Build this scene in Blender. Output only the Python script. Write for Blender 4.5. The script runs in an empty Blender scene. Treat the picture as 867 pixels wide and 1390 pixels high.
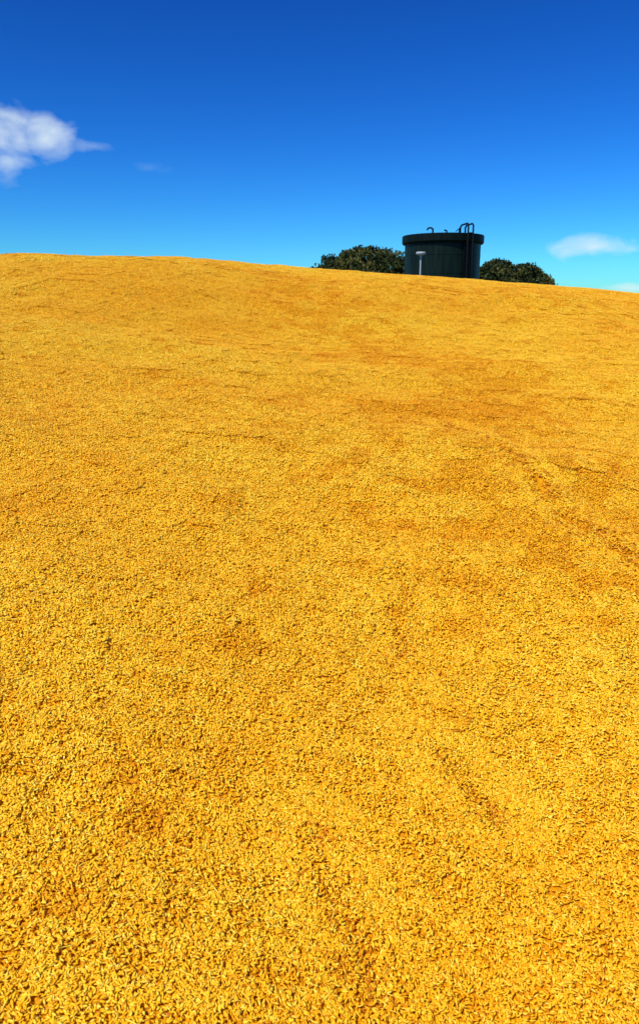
import bpy, math, random
import numpy as np
from mathutils import Matrix, Vector, Euler
random.seed(4); rng=np.random.default_rng(7)
scene=bpy.context.scene
scene.view_settings.view_transform='Standard'; scene.view_settings.look='None'; scene.view_settings.exposure=0

def link(o,parent=None):
    scene.collection.objects.link(o)
    if parent: o.parent=parent
    return o
def empty(name,loc):
    e=bpy.data.objects.new(name,None); e.location=loc; return link(e)
def mesh_np(name,verts,loops,starts,totals,smooth=True):
    me=bpy.data.meshes.new(name)
    me.vertices.add(len(verts)); me.vertices.foreach_set('co',np.asarray(verts,dtype=np.float32).ravel())
    me.loops.add(len(loops)); me.loops.foreach_set('vertex_index',np.asarray(loops,dtype=np.int32))
    me.polygons.add(len(starts)); me.polygons.foreach_set('loop_start',np.asarray(starts,dtype=np.int32))
    me.polygons.foreach_set('loop_total',np.asarray(totals,dtype=np.int32))
    me.polygons.foreach_set('use_smooth',np.full(len(starts),smooth))
    me.update(calc_edges=True); return me
def newmat(name):
    m=bpy.data.materials.new(name); m.use_nodes=True
    return m,m.node_tree.nodes,m.node_tree.links,m.node_tree.nodes['Principled BSDF']

# ------------------------------------------------------------------ heap height function
CX=np.array([-14,-9,-6,-4.2,-3.2,-2.6,-2.09,-1.35,-.62,0,.86,1.61,2.43,3.24,4.5,6.5,10,14])
CZ=np.array([.0,.15,.28,.34,.385,.45,.495,.495,.44,.396,.335,.278,.215,.158,.05,-.1,-.3,-.6])+2.65
xf=np.linspace(-16,16,3201); cf=np.interp(xf,CX,CZ); k=np.hanning(41); k/=k.sum()
cf=np.convolve(np.pad(cf,20,mode='edge'),k,'valid')
_w=[]
for wl,amp,n in ((3.2,.020,5),(1.3,.013,7),(.55,.0060,9),(.24,.0022,9),(.11,.0007,8)):
    for i in range(n):
        a=rng.uniform(0,math.pi); f=2*math.pi/(wl*rng.uniform(.75,1.3))
        _w.append((f*math.cos(a),f*math.sin(a),rng.uniform(0,6.28),amp/math.sqrt(n)*1.4))
creases=[([(.50,2.95),(.56,2.80),(.62,2.68),(.674,2.40),(.70,2.28),(.73,2.12),(.775,2.0),(.83,1.9),(.90,1.86)],.025,.018),
         ([(.215,1.86),(.20,1.74),(.19,1.62),(.183,1.50)],.012,.011),
         ([(-.01,1.06),(.007,1.01),(.047,.90),(.06,.85),(.077,.81),(.082,.76)],.012,.010),
         ([(.30,1.10),(.26,1.17),(.20,1.27)],.007,.010),
         ([(-2.3,6.6),(-1.6,6.1),(-1.1,6.0),(-.5,6.2)],.03,.07),
         ([(-.9,6.9),(.1,6.3),(1.2,6.0),(2.0,5.2)],.03,.12),
         ]
def crease_d(x,y,pts):
    best=np.full(np.shape(x),9.); side=np.zeros(np.shape(x)); L=len(pts)-1; tt=np.zeros(np.shape(x))
    for i in range(L):
        ax,ay=pts[i]; bx,by=pts[i+1]; dx,dy=bx-ax,by-ay; l2=dx*dx+dy*dy
        t=np.clip(((x-ax)*dx+(y-ay)*dy)/l2,0,1)
        d=np.hypot(x-ax-t*dx,y-ay-t*dy); s=np.sign((x-ax)*dy-(y-ay)*dx)
        m=d<best; best=np.where(m,d,best); side=np.where(m,s,side); tt=np.where(m,(i+t)/L,tt)
    return best,side,tt
def warp(x,y): return x+.012*np.sin(y*41+x*13)+.006*np.sin(y*97+2), y+.01*np.sin(x*53)
def height(x,y):
    x=np.asarray(x,float); y=np.asarray(y,float)
    C=np.interp(x,xf,cf); yc=8+.25*np.sin(x*.5+1)
    t=yc-y
    front=.216*(np.sqrt(t*t+4)-2)
    back=.5*(np.sqrt(t*t+2.2)-1.483)
    z=C-np.where(t>0,front,back)
    z=z-np.where(y<-.6,.22*(np.sqrt((y+.6)**2+.25)-.5),0)
    z=z-.45*(np.sqrt(np.maximum(np.abs(x)-9,0)**2+1)-1)
    n=0
    for fx,fy,ph,a in _w: n=n+a*np.sin(fx*x+fy*y+ph)
    fade=.35+.65*np.clip(np.abs(t)/2.5,0,1)
    z=z+n*fade
    # broad lobes left by tipped loads
    z=z+.07*np.exp(-(((x+1.6)/1.2)**2+((y-5.6)/1.0)**2))-.05*np.exp(-(((x+.2)/1.5)**2+((y-4.6)/.7)**2))+.035*np.exp(-(((x-1.5)/.8)**2+((y-3.6)/.8)**2))
    for pts,dep,w in creases:
        xx,yy=warp(x,y)
        d,s,tt=crease_d(xx,yy,pts)
        env=np.sin(np.pi*np.clip(tt,0.02,.98))**.6*(.6+.4*np.sin(tt*23)*np.sin(tt*9+1))
        z=z-dep*env*np.exp(-(d/w)**2)-.25*dep*env*s*np.exp(-(d/(w*2.5))**2)
    return z

# ------------------------------------------------------------------ materials
def grain_color(nt,lk,with_attr=True):
    geo=nt.new('ShaderNodeNewGeometry')
    n1=nt.new('ShaderNodeTexNoise'); n1.inputs['Scale'].default_value=.9; n1.inputs['Detail'].default_value=9; n1.inputs['Roughness'].default_value=.72
    lk.new(geo.outputs['Position'],n1.inputs['Vector'])
    r1=nt.new('ShaderNodeValToRGB'); e=r1.color_ramp.elements
    e[0].position=.33; e[0].color=(.95,.435,.004,1); e[1].position=.67; e[1].color=(.98,.575,.011,1)
    lk.new(n1.outputs['Fac'],r1.inputs['Fac'])
    return geo,r1
mg,N,L,B=newmat('grain')
geo,r1=grain_color(N,L)
at=N.new('ShaderNodeAttribute'); at.attribute_name='tint'
r2=N.new('ShaderNodeValToRGB'); e=r2.color_ramp.elements
e[0].position=0; e[0].color=(.62,.38,.2,1); e[1].position=1; e[1].color=(1.02,1.42,10.0,1)
a=e.new(.2); a.color=(.98,.82,.5,1); a=e.new(.5); a.color=(1.02,1.0,1.0,1); a=e.new(.8); a.color=(1.02,1.2,3.0,1)
L.new(at.outputs['Fac'],r2.inputs['Fac'])
mx=N.new('ShaderNodeMixRGB'); mx.blend_type='MULTIPLY'; mx.inputs[0].default_value=1
L.new(r1.outputs[0],mx.inputs[1]); L.new(r2.outputs[0],mx.inputs[2]); L.new(mx.outputs[0],B.inputs['Base Color'])
B.inputs['Roughness'].default_value=.42; B.inputs['Specular IOR Level'].default_value=.2
mb,N,L,B=newmat('grain_bed')
geo,r1=grain_color(N,L)
vo=N.new('ShaderNodeTexVoronoi'); vo.inputs['Scale'].default_value=190
mp=N.new('ShaderNodeMapping'); mp.inputs['Scale'].default_value=(1,.6,1); L.new(geo.outputs['Position'],mp.inputs[0]); L.new(mp.outputs[0],vo.inputs['Vector'])
r2=N.new('ShaderNodeValToRGB'); r2.color_ramp.elements[0].color=(.88,.75,.5,1); r2.color_ramp.elements[1].color=(.55,.42,.25,1); r2.color_ramp.elements[1].position=.8
L.new(vo.outputs['Distance'],r2.inputs['Fac'])
mx=N.new('ShaderNodeMixRGB'); mx.blend_type='MULTIPLY'; mx.inputs[0].default_value=1
L.new(r1.outputs[0],mx.inputs[1]); L.new(r2.outputs[0],mx.inputs[2]); L.new(mx.outputs[0],B.inputs['Base Color'])
bu=N.new('ShaderNodeBump'); bu.invert=True; bu.inputs['Distance'].default_value=.003; bu.inputs['Strength'].default_value=1
L.new(vo.outputs['Distance'],bu.inputs['Height']); L.new(bu.outputs[0],B.inputs['Normal']); B.inputs['Roughness'].default_value=.7; B.inputs['Specular IOR Level'].default_value=.1

# ------------------------------------------------------------------ heap mesh
xs=np.concatenate([np.arange(-16,-5,.25),np.arange(-5,5,.03),np.arange(5,16.1,.25)])
ys=np.concatenate([np.arange(-10,-.8,.2),np.arange(-.8,3.2,.02),np.arange(3.2,9.6,.04),np.arange(9.6,20,.25)])
X,Y=np.meshgrid(xs,ys); Z=height(X,Y)-.005
Z=np.maximum(Z,-.3)
V=np.stack([X,Y,Z],-1).reshape(-1,3); nx,ny=len(xs),len(ys)
i=(np.arange(ny-1)[:,None]*nx+np.arange(nx-1)[None]).ravel()
Lp=np.stack([i,i+1,i+nx+1,i+nx],-1).ravel()
me=mesh_np('grain_heap',V,Lp,np.arange(len(i))*4,np.full(len(i),4)); me.materials.append(mb)
heap=link(bpy.data.objects.new('grain_heap',me))

# grain patches (drifts of modelled kernels)
prof=[(-.5,0),(-.26,.72),(.02,1),(.28,.62),(.5,0)]
S=5; tv=[(-.5,0,0)]
for px,pr in prof[1:4]:
    for kx in range(S):
        an=2*math.pi*kx/S+.3; tv.append((px,.5*pr*math.cos(an),.5*pr*math.sin(an)))
tv.append((.5,0,0)); tv=np.array(tv)
tf=[]
for kx in range(S): tf.append((0,1+(kx+1)%S,1+kx))
for r in range(2):
    for kx in range(S):
        a0=1+r*S+kx; a1=1+r*S+(kx+1)%S; tf.append((a0,a1,a1+S,a0+S))
for kx in range(S): tf.append((1+2*S+kx,1+2*S+(kx+1)%S,len(tv)-1))
tl=np.concatenate([np.array(f) for f in tf]); tt_=np.array([len(f) for f in tf])
def patch(name,R,n,straw,mean=.55,tilt=.18):
    P=[];C=[]
    for g in range(n):
        r=R*math.sqrt(rng.random()); th=rng.uniform(0,6.283)
        st=rng.random()<straw
        if st: l=rng.uniform(.012,.026); w=rng.uniform(.0012,.0022); h=w; tint=rng.uniform(.85,1)
        else:
            l=rng.normal(.0086,.0015); w=rng.normal(.0033,.0006); h=w*.40; tint=np.clip(rng.normal(mean,.28),0,1)
        v=tv*np.array([l,w,h])
        M=np.array(Euler((rng.normal(0,.28),rng.normal(0,tilt),rng.uniform(0,6.283))).to_matrix())
        zz=rng.uniform(-.0016,.0019)+(.0015 if st else 0)
        P.append(v@M.T+np.array([r*math.cos(th),r*math.sin(th),zz])); C.append(np.full(len(tv),tint))
    P=np.concatenate(P); C=np.concatenate(C); nv=len(tv)
    loops=(tl[None]+np.arange(n)[:,None]*nv).ravel(); tot=np.tile(tt_,n); st_=np.concatenate([[0],np.cumsum(tot)[:-1]])
    m=mesh_np(name,P,loops,st_,tot); at=m.attributes.new('tint','FLOAT','POINT'); at.data.foreach_set('value',C.astype(np.float32))
    m.materials.append(mg); return bpy.data.objects.new(name,m)
big=bpy.data.collections.new('grain_clusters'); small=bpy.data.collections.new('grain_small_clusters')
for q in range(12): big.objects.link(patch('kernels_%02d'%q,.06,780,.012))
for q in range(12,16): big.objects.link(patch('kernels_%02d'%q,.06,760,.006,.30,.28))  # darker-tinted clusters, slope shade put into the kernel colour
for q in range(6): small.objects.link(patch('kernels_s%02d'%q,.019,57,.015,.51))
for q in range(6,10): small.objects.link(patch('kernels_s%02d'%q,.018,52,.03,.0,.35))  # near-black tint: crease shadow painted into these kernels

def scatter(name,px,py,coll,pick):
    pz=height(px,py); e=.012
    nxx=-(height(px+e,py)-height(px-e,py))/(2*e); nyy=-(height(px,py+e)-height(px,py-e))/(2*e)
    rots=np.zeros((len(px),3),np.float32)
    for j in range(len(px)):
        q=Vector((nxx[j],nyy[j],1)).to_track_quat('Z','Y')
        rots[j]=(q.to_matrix()@Matrix.Rotation(random.uniform(0,6.283),3,'Z')).to_euler()
    m=bpy.data.meshes.new(name); m.vertices.add(len(px)); m.vertices.foreach_set('co',np.stack([px,py,pz],-1).astype(np.float32).ravel())
    a=m.attributes.new('rot','FLOAT_VECTOR','POINT'); a.data.foreach_set('vector',rots.ravel())
    a=m.attributes.new('pick','INT','POINT'); a.data.foreach_set('value',pick.astype(np.int32))
    o=link(bpy.data.objects.new(name,m),heap)
    ng=bpy.data.node_groups.new(name,'GeometryNodeTree')
    ng.interface.new_socket('Geometry',in_out='INPUT',socket_type='NodeSocketGeometry'); ng.interface.new_socket('Geometry',in_out='OUTPUT',socket_type='NodeSocketGeometry')
    gi=ng.nodes.new('NodeGroupInput'); go=ng.nodes.new('NodeGroupOutput')
    ip=ng.nodes.new('GeometryNodeInstanceOnPoints'); ci=ng.nodes.new('GeometryNodeCollectionInfo')
    ci.inputs['Collection'].default_value=coll; ci.inputs['Separate Children'].default_value=True; ci.inputs['Reset Children'].default_value=True
    ar=ng.nodes.new('GeometryNodeInputNamedAttribute'); ar.data_type='FLOAT_VECTOR'; ar.inputs['Name'].default_value='rot'
    ap=ng.nodes.new('GeometryNodeInputNamedAttribute'); ap.data_type='INT'; ap.inputs['Name'].default_value='pick'
    e2r=ng.nodes.new('FunctionNodeEulerToRotation')
    l=ng.links
    l.new(gi.outputs[0],ip.inputs['Points']); l.new(ci.outputs[0],ip.inputs['Instance']); ip.inputs['Pick Instance'].default_value=True
    l.new(ap.outputs['Attribute'],ip.inputs['Instance Index']); l.new(ar.outputs['Attribute'],e2r.inputs[0]); l.new(e2r.outputs[0],ip.inputs['Rotation'])
    l.new(ip.outputs[0],go.inputs[0])
    md=o.modifiers.new('kernels','NODES'); md.node_group=ng
    return o
def hexgrid(x0,x1,y0,y1,s,j):
    rows=np.arange(y0,y1,s*.866); cols=np.arange(x0,x1,s)
    gx,gy=np.meshgrid(cols,rows); gx=gx+(np.arange(len(rows))%2)[:,None]*s*.5
    return (gx+rng.uniform(-j,j,gx.shape)).ravel(),(gy+rng.uniform(-j,j,gy.shape)).ravel()
gx,gy=hexgrid(-7.5,7.5,-.6,9.4,.086,.008)
keep=np.abs(gx)<1.8+.55*np.maximum(gy,0); gx,gy=gx[keep],gy[keep]
near=np.zeros(len(gx),bool)
for pts,dep,w in creases[:4]:
    d,_,_=crease_d(gx,gy,pts); near|=d<w*1.5+.045
# darker bands along the slides: slope shade painted in by kernel tint
def shade_band(x,y):
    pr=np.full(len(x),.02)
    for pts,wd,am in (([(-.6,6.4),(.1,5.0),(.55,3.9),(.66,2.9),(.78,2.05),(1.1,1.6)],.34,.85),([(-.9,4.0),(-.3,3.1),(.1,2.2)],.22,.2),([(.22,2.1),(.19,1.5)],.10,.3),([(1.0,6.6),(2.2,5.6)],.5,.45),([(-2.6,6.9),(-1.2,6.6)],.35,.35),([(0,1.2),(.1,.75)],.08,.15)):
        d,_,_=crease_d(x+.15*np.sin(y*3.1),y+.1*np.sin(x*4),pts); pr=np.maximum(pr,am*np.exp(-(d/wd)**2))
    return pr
dk_=rng.random(len(gx))<shade_band(gx,gy)
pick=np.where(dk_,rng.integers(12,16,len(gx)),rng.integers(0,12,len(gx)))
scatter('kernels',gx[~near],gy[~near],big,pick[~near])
fx,fy=hexgrid(-.3,1.2,.5,3.2,.024,.003)
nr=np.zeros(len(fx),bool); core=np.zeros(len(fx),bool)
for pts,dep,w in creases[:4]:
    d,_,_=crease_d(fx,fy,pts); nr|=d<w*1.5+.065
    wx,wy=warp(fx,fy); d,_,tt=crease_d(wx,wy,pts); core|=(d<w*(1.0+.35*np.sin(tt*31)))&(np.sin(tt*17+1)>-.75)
core|=rng.random(len(fx))<.3*shade_band(fx,fy)
pk=np.where(core,rng.integers(6,10,len(fx)),rng.integers(0,6,len(fx)))  # crease cores take the clusters with painted shadow
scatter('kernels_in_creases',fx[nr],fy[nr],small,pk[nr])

# ------------------------------------------------------------------ ground
m,N,L,B=newmat('grass_field')
tc=N.new('ShaderNodeNewGeometry'); n=N.new('ShaderNodeTexNoise'); n.inputs['Scale'].default_value=.15; n.inputs['Detail'].default_value=10
L.new(tc.outputs['Position'],n.inputs['Vector']); r=N.new('ShaderNodeValToRGB'); r.color_ramp.elements[0].color=(.04,.065,.015,1); r.color_ramp.elements[1].color=(.12,.13,.04,1)
r.color_ramp.elements[0].position=.35; r.color_ramp.elements[1].position=.65
L.new(n.outputs['Fac'],r.inputs['Fac']); L.new(r.outputs[0],B.inputs['Base Color']); B.inputs['Roughness'].default_value=.9
me=bpy.data.meshes.new('ground'); R=3000
me.from_pydata([(-R,-R,0),(R,-R,0),(R,R,0),(-R,R,0)],[],[(0,1,2,3)]); me.materials.append(m); link(bpy.data.objects.new('ground',me))

# ------------------------------------------------------------------ tank
def paint(name,col,rough,streak=.35,spec=.5):
    m,N,L,B=newmat(name)
    t=N.new('ShaderNodeTexCoord'); mp=N.new('ShaderNodeMapping'); mp.inputs['Scale'].default_value=(3,3,.35)
    L.new(t.outputs['Object'],mp.inputs[0]); n=N.new('ShaderNodeTexNoise'); n.inputs['Scale'].default_value=1.5; n.inputs['Detail'].default_value=8
    L.new(mp.outputs[0],n.inputs['Vector']); r=N.new('ShaderNodeValToRGB')
    r.color_ramp.elements[0].position=.3; r.color_ramp.elements[1].position=.7
    r.color_ramp.elements[0].color=(*[c*(1-streak) for c in col],1); r.color_ramp.elements[1].color=(*[c*(1+streak) for c in col],1)
    L.new(n.outputs['Fac'],r.inputs['Fac']); L.new(r.outputs[0],B.inputs['Base Color']); B.inputs['Roughness'].default_value=rough
    B.inputs['Specular IOR Level'].default_value=spec
    return m
green=paint('dark_green_paint',(.006,.014,.011),.38,.4,.10); dark=paint('dark_steel',(.003,.005,.005),.5,.3,.1); rimp=paint('rim_paint',(.004,.009,.008),.5,.4,.08); galv=paint('galvanised',(.33,.37,.40),.5,.15)
def lathe(name,prof,seg,mat,parent,smooth=False):
    v=[];f=[];n=len(prof)
    for i in range(seg):
        a=2*math.pi*i/seg
        for r,z in prof: v.append((r*math.cos(a),r*math.sin(a),z))
    for i in range(seg):
        j=(i+1)%seg
        for k in range(n-1): f.append((i*n+k,j*n+k,j*n+k+1,i*n+k+1))
    me=bpy.data.meshes.new(name); me.from_pydata(v,[],f); me.materials.append(mat)
    me.polygons.foreach_set('use_smooth',[smooth]*len(f)); o=link(bpy.data.objects.new(name,me),parent); return o
def tube(name,pts,r,mat,parent,seg=8):
    cu=bpy.data.curves.new(name,'CURVE'); cu.dimensions='3D'; cu.bevel_depth=r; cu.bevel_resolution=2; cu.use_fill_caps=True
    if pts and not isinstance(pts[0][0],(tuple,list)): pts=[pts]
    for pl in pts:
        sp=cu.splines.new('POLY'); sp.points.add(len(pl)-1)
        for i,p in enumerate(pl): sp.points[i].co=(*p,1)
    cu.materials.append(mat); return link(bpy.data.objects.new(name,cu),parent)
TH=7.92
tank=empty('storage_tank',(9.2,60,0))
prof=[(2.80,0)]
for z in (1.3,2.6,3.9,5.2,6.5): prof+= [(2.80,z-.035),(2.815,z-.03),(2.815,z+.03),(2.80,z+.035)]
prof+=[(2.80,TH-.62)]
lathe('wall',prof,96,green,tank,False)
lathe('top_rim',[(2.78,TH-.66),(2.95,TH-.60),(3.02,TH-.5),(3.02,TH-.04),(2.98,TH),(2.86,TH),(2.86,TH-.12)],96,rimp,tank)
lathe('roof',[(2.87,TH-.1),(1.5,TH+.02),(.02,TH+.10)],72,dark,tank)
seams=[]
for i in range(12):
    a=2*math.pi*i/12+.13; seams.append([(2.80*math.cos(a),2.80*math.sin(a),0.05),(2.80*math.cos(a),2.80*math.sin(a),TH-.64)])
tube('plate_seams',seams,.025,green,tank)
la=math.radians(-62); ux,uy=math.cos(la),math.sin(la); tx,ty=-uy,ux
def lp(out,side,z): return (ux*out+tx*side,uy*out+ty*side,z)
st=[]
for sgn in (-1,1):
    st.append([lp(3.22,sgn*.22,.1),lp(3.22,sgn*.22,TH+.50),lp(3.10,sgn*.22,TH+.62),lp(2.45,sgn*.22,TH+.55),lp(2.32,sgn*.22,TH+.4),lp(2.32,sgn*.22,TH)])
tube('ladder_stiles',st,.065,dark,tank)
tube('ladder_rungs',[[lp(3.22,-.22,.35+.28*i),lp(3.22,.22,.35+.28*i)] for i in range(28)],.03,dark,tank)
tube('ladder_brackets',[[lp(2.8,s_*.22,z),lp(3.22,s_*.22,z)] for s_ in (-1,1) for z in (1,2.6,4.2,5.8,7.2)],.03,dark,tank)
def plate(name,o0,o1,s0,s1,z0,z1,mat):
    v=[lp(o,s,z) for z in (z0,z1) for o,s in ((o0,s0),(o1,s0),(o1,s1),(o0,s1))]
    me=bpy.data.meshes.new(name); me.from_pydata(v,[],[(3,2,1,0),(4,5,6,7),(0,1,5,4),(1,2,6,5),(2,3,7,6),(3,0,4,7)]); me.materials.append(mat)
    link(bpy.data.objects.new(name,me),tank)
plate('ladder_channel',2.79,2.90,-.26,.26,.05,TH-.68,dark)
tube('roof_handrail',[[lp(2.32,-.22,TH+.42),(.75,-2.45,TH+.30),(.5,-2.5,TH+.1)],[(.75,-2.45,TH+.30),(.75,-2.45,TH-.05)]],.03,dark,tank)
tube('vent_pipe',[(-1.5,-2.2,TH+.22),(-1.42,-2.2,TH+.36),(-1.2,-2.2,TH+.38),(-1.08,-2.2,TH+.28),(-1.08,-2.2,TH-.05)],.065,dark,tank)
tube('vent_pipe_small',[(-.1,-2.3,TH-.05),(-.1,-2.3,TH+.16),(-.28,-2.3,TH+.22)],.06,dark,tank)
sp=empty('standpipe',(6.9,54.5,0))
tube('pipe',[(0,0,0),(0,0,6.25)],.06,galv,sp)
lathe('cap',[(.0,6.45),(.30,6.43),(.34,6.36),(.31,6.26),(.07,6.2)],24,galv,sp,True)

# ------------------------------------------------------------------ trees
mt,N,L,B=newmat('leaves')
at=N.new('ShaderNodeAttribute'); at.attribute_name='tint'
r=N.new('ShaderNodeValToRGB'); e=r.color_ramp.elements; e[0].color=(.012,.020,.006,1); e[1].color=(.14,.125,.03,1); a=e.new(.55); a.color=(.042,.055,.012,1)
L.new(at.outputs['Fac'],r.inputs['Fac']); L.new(r.outputs[0],B.inputs['Base Color']); B.inputs['Roughness'].default_value=.65; B.inputs['Specular IOR Level'].default_value=.12
bark=paint('bark',(.06,.045,.03),.9)
def tree(loc,h,rx,rz,nclump,seed):
    g=np.random.default_rng(seed); root=empty('oak_tree',loc)
    cz=h-rz
    V=[(0,0,0),(0.1,0,cz*.45),(0,.1,cz*.8)]; E=[(0,1),(1,2)]; Rr=[.5,.38,.3]
    for i in range(9):
        a=6.283*i/9+g.uniform(-.3,.3); b=len(V); k=1 if i%2 else 2
        rr=rx*g.uniform(.4,.7); zt=cz+g.uniform(-.3,.5)*rz
        V.append((rr*.45*math.cos(a),rr*.45*math.sin(a),(V[k][2]+zt)/2+.3)); E.append((k,b)); Rr.append(.17)
        V.append((rr*math.cos(a),rr*math.sin(a),zt)); E.append((b,b+1)); Rr.append(.06)
    me=bpy.data.meshes.new('trunk'); me.from_pydata(V,E,[]); o=link(bpy.data.objects.new('trunk_and_limbs',me),root)
    md=o.modifiers.new('skin','SKIN')
    for i,q in enumerate(me.skin_vertices[0].data): q.radius=(Rr[i],Rr[i]); q.use_root=(i==0)
    me.materials.append(bark)
    P=[];T=[]
    for c in range(nclump):
        d=g.normal(size=3); d/=np.linalg.norm(d)
        if d[2]<-.15: d[2]*=-1
        rad=g.uniform(.55,1.0)**.6 if c%4 else g.uniform(.25,.6)
        cc=np.array([d[0]*rx*rad,d[1]*rx*rad,cz-.3+d[2]*rz*rad]); cr=g.uniform(.45,.9)*(.4+.6*rx/6)
        n=int(110*g.uniform(.7,1.3)); tb=g.uniform(.12,.8)
        q=g.normal(size=(n,3)); q/=np.linalg.norm(q,axis=1)[:,None]; q*=(g.random((n,1))**.45)*cr; q[:,2]*=.65
        s=g.uniform(.09,.19,n)
        for k in range(n):
            M=np.array(Euler(g.uniform(0,6.28,3)).to_matrix())
            quad=np.array([(-s[k],0,0),(0,-s[k]*.65,0),(s[k],0,.02),(0,s[k]*.65,0)])@M.T+cc+q[k]
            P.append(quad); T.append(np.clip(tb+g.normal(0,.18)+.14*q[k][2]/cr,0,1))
    n=len(P); P=np.concatenate(P)
    m=mesh_np('leaves',P,np.arange(4*n),np.arange(n)*4,np.full(n,4),False)
    a=m.attributes.new('tint','FLOAT','FACE'); a.data.foreach_set('value',np.array(T,np.float32)); m.materials.append(mt)
    link(bpy.data.objects.new('crown',m),root)
tree((4.9,85,0),9.25,6.4,4.6,400,1)
tree((19.6,85,0),7.85,5.9,4.0,360,2)
tree((25.2,86,0),5.3,2.5,2.4,80,3)

# ------------------------------------------------------------------ light
az=math.radians(-136); el=math.radians(55)
sd=Vector((math.sin(az)*math.cos(el),math.cos(az)*math.cos(el),math.sin(el)))
ld=bpy.data.lights.new('sun','SUN'); ld.energy=5.0; ld.angle=math.radians(.5); ld.color=(1,.96,.86)
lo=link(bpy.data.objects.new('sun',ld)); lo.rotation_euler=sd.to_track_quat('Z','Y').to_euler()

w=bpy.data.worlds.new('World'); scene.world=w; w.use_nodes=True; N=w.node_tree.nodes; L=w.node_tree.links
bg=N['Background']; bg.inputs['Strength'].default_value=.1
sky=N.new('ShaderNodeTexSky'); sky.sky_type='NISHITA'; sky.sun_disc=False; sky.sun_elevation=el; sky.sun_rotation=az
sky.altitude=0; sky.air_density=1.0; sky.dust_density=.2; sky.ozone_density=4
hs=N.new('ShaderNodeHueSaturation'); hs.inputs['Saturation'].default_value=1.2; hs.inputs['Value'].default_value=.1
L.new(sky.outputs[0],hs.inputs['Color'])
# polarised, saturated film response of the clear sky
dk=N.new('ShaderNodeMixRGB'); dk.blend_type='DARKEN'; dk.inputs[0].default_value=1; dk.inputs[2].default_value=(.9,.9,.9,1); L.new(hs.outputs[0],dk.inputs[1])
ga=N.new('ShaderNodeGamma'); ga.inputs[1].default_value=1.7; L.new(dk.outputs[0],ga.inputs[0])
ml=N.new('ShaderNodeMixRGB'); ml.blend_type='MULTIPLY'; ml.inputs[0].default_value=1; ml.inputs[2].default_value=(4.9,13.6,19.5,1); L.new(ga.outputs[0],ml.inputs[1])
tc=N.new('ShaderNodeTexCoord'); sx=N.new('ShaderNodeSeparateXYZ'); L.new(tc.outputs['Generated'],sx.inputs[0])
def M(op,a,b=None,clamp=False):
    n=N.new('ShaderNodeMath'); n.operation=op; n.use_clamp=clamp
    for i,v in enumerate((a,b)):
        if v is None: continue
        if isinstance(v,(int,float)): n.inputs[i].default_value=v
        else: L.new(v,n.inputs[i])
    return n.outputs[0]
azn=M('ARCTAN2',sx.outputs[0],sx.outputs[1]); eln=M('ARCSINE',sx.outputs[2])
no=N.new('ShaderNodeTexNoise'); no.inputs['Scale'].default_value=19; no.inputs['Detail'].default_value=4; no.inputs['Roughness'].default_value=.5; no.inputs['Distortion'].default_value=.3
mp=N.new('ShaderNodeMapping'); mp.inputs['Scale'].default_value=(1,1,1.7); L.new(tc.outputs['Generated'],mp.inputs[0]); L.new(mp.outputs[0],no.inputs['Vector'])
def ang(u,v):
    a=(u-433.5)/1030; b=(695-v)/1030; x,y,z=a,.966+.258*b,-.258+.966*b
    return math.degrees(math.atan2(x,y)),math.degrees(math.asin(z/math.sqrt(x*x+y*y+z*z)))
cpx=[(4,190,2.2,1.9,.88),(62,189,1.8,1.25,.82),(125,198,1.5,.45,.35),(205,228,1.6,.45,.10),(818,334,3.2,.85,.85),(856,391,2.2,.4,.85)]
tot=None
for u,v,ra,re,op in cpx:
    a0,e0=ang(u,v)
    dx=M('DIVIDE',M('SUBTRACT',azn,math.radians(a0)),math.radians(ra)); dy=M('DIVIDE',M('SUBTRACT',eln,math.radians(e0)),math.radians(re))
    d=M('SQRT',M('ADD',M('MULTIPLY',dx,dx),M('MULTIPLY',dy,dy)))
    m_=M('SUBTRACT',1,d); m_=M('ADD',m_,M('MULTIPLY',M('SUBTRACT',no.outputs['Fac'],.5),2.6)); m_=M('MULTIPLY',m_,.85,True)
    m_=M('MULTIPLY',m_,M('SUBTRACT',1.9,d,True)); m_=M('MULTIPLY',m_,op)
    tot=m_ if tot is None else M('MAXIMUM',tot,m_)
mix=N.new('ShaderNodeMixRGB'); L.new(tot,mix.inputs[0]); L.new(ml.outputs[0],mix.inputs[1]); mix.inputs[2].default_value=(7.8,9.1,9.7,1)
L.new(mix.outputs[0],bg.inputs['Color'])

# ------------------------------------------------------------------ camera
cd=bpy.data.cameras.new('camera'); cam=link(bpy.data.objects.new('camera',cd)); scene.camera=cam
cd.sensor_fit='VERTICAL'; cd.sensor_height=36; cd.sensor_width=24; cd.lens=1030/1390*36; cd.clip_start=.05; cd.clip_end=10000
cd.dof.use_dof=True; cd.dof.focus_distance=2.6; cd.dof.aperture_fstop=12
cam.location=(0,0,2.65); cam.rotation_euler=(math.radians(90-14.95),0,0)
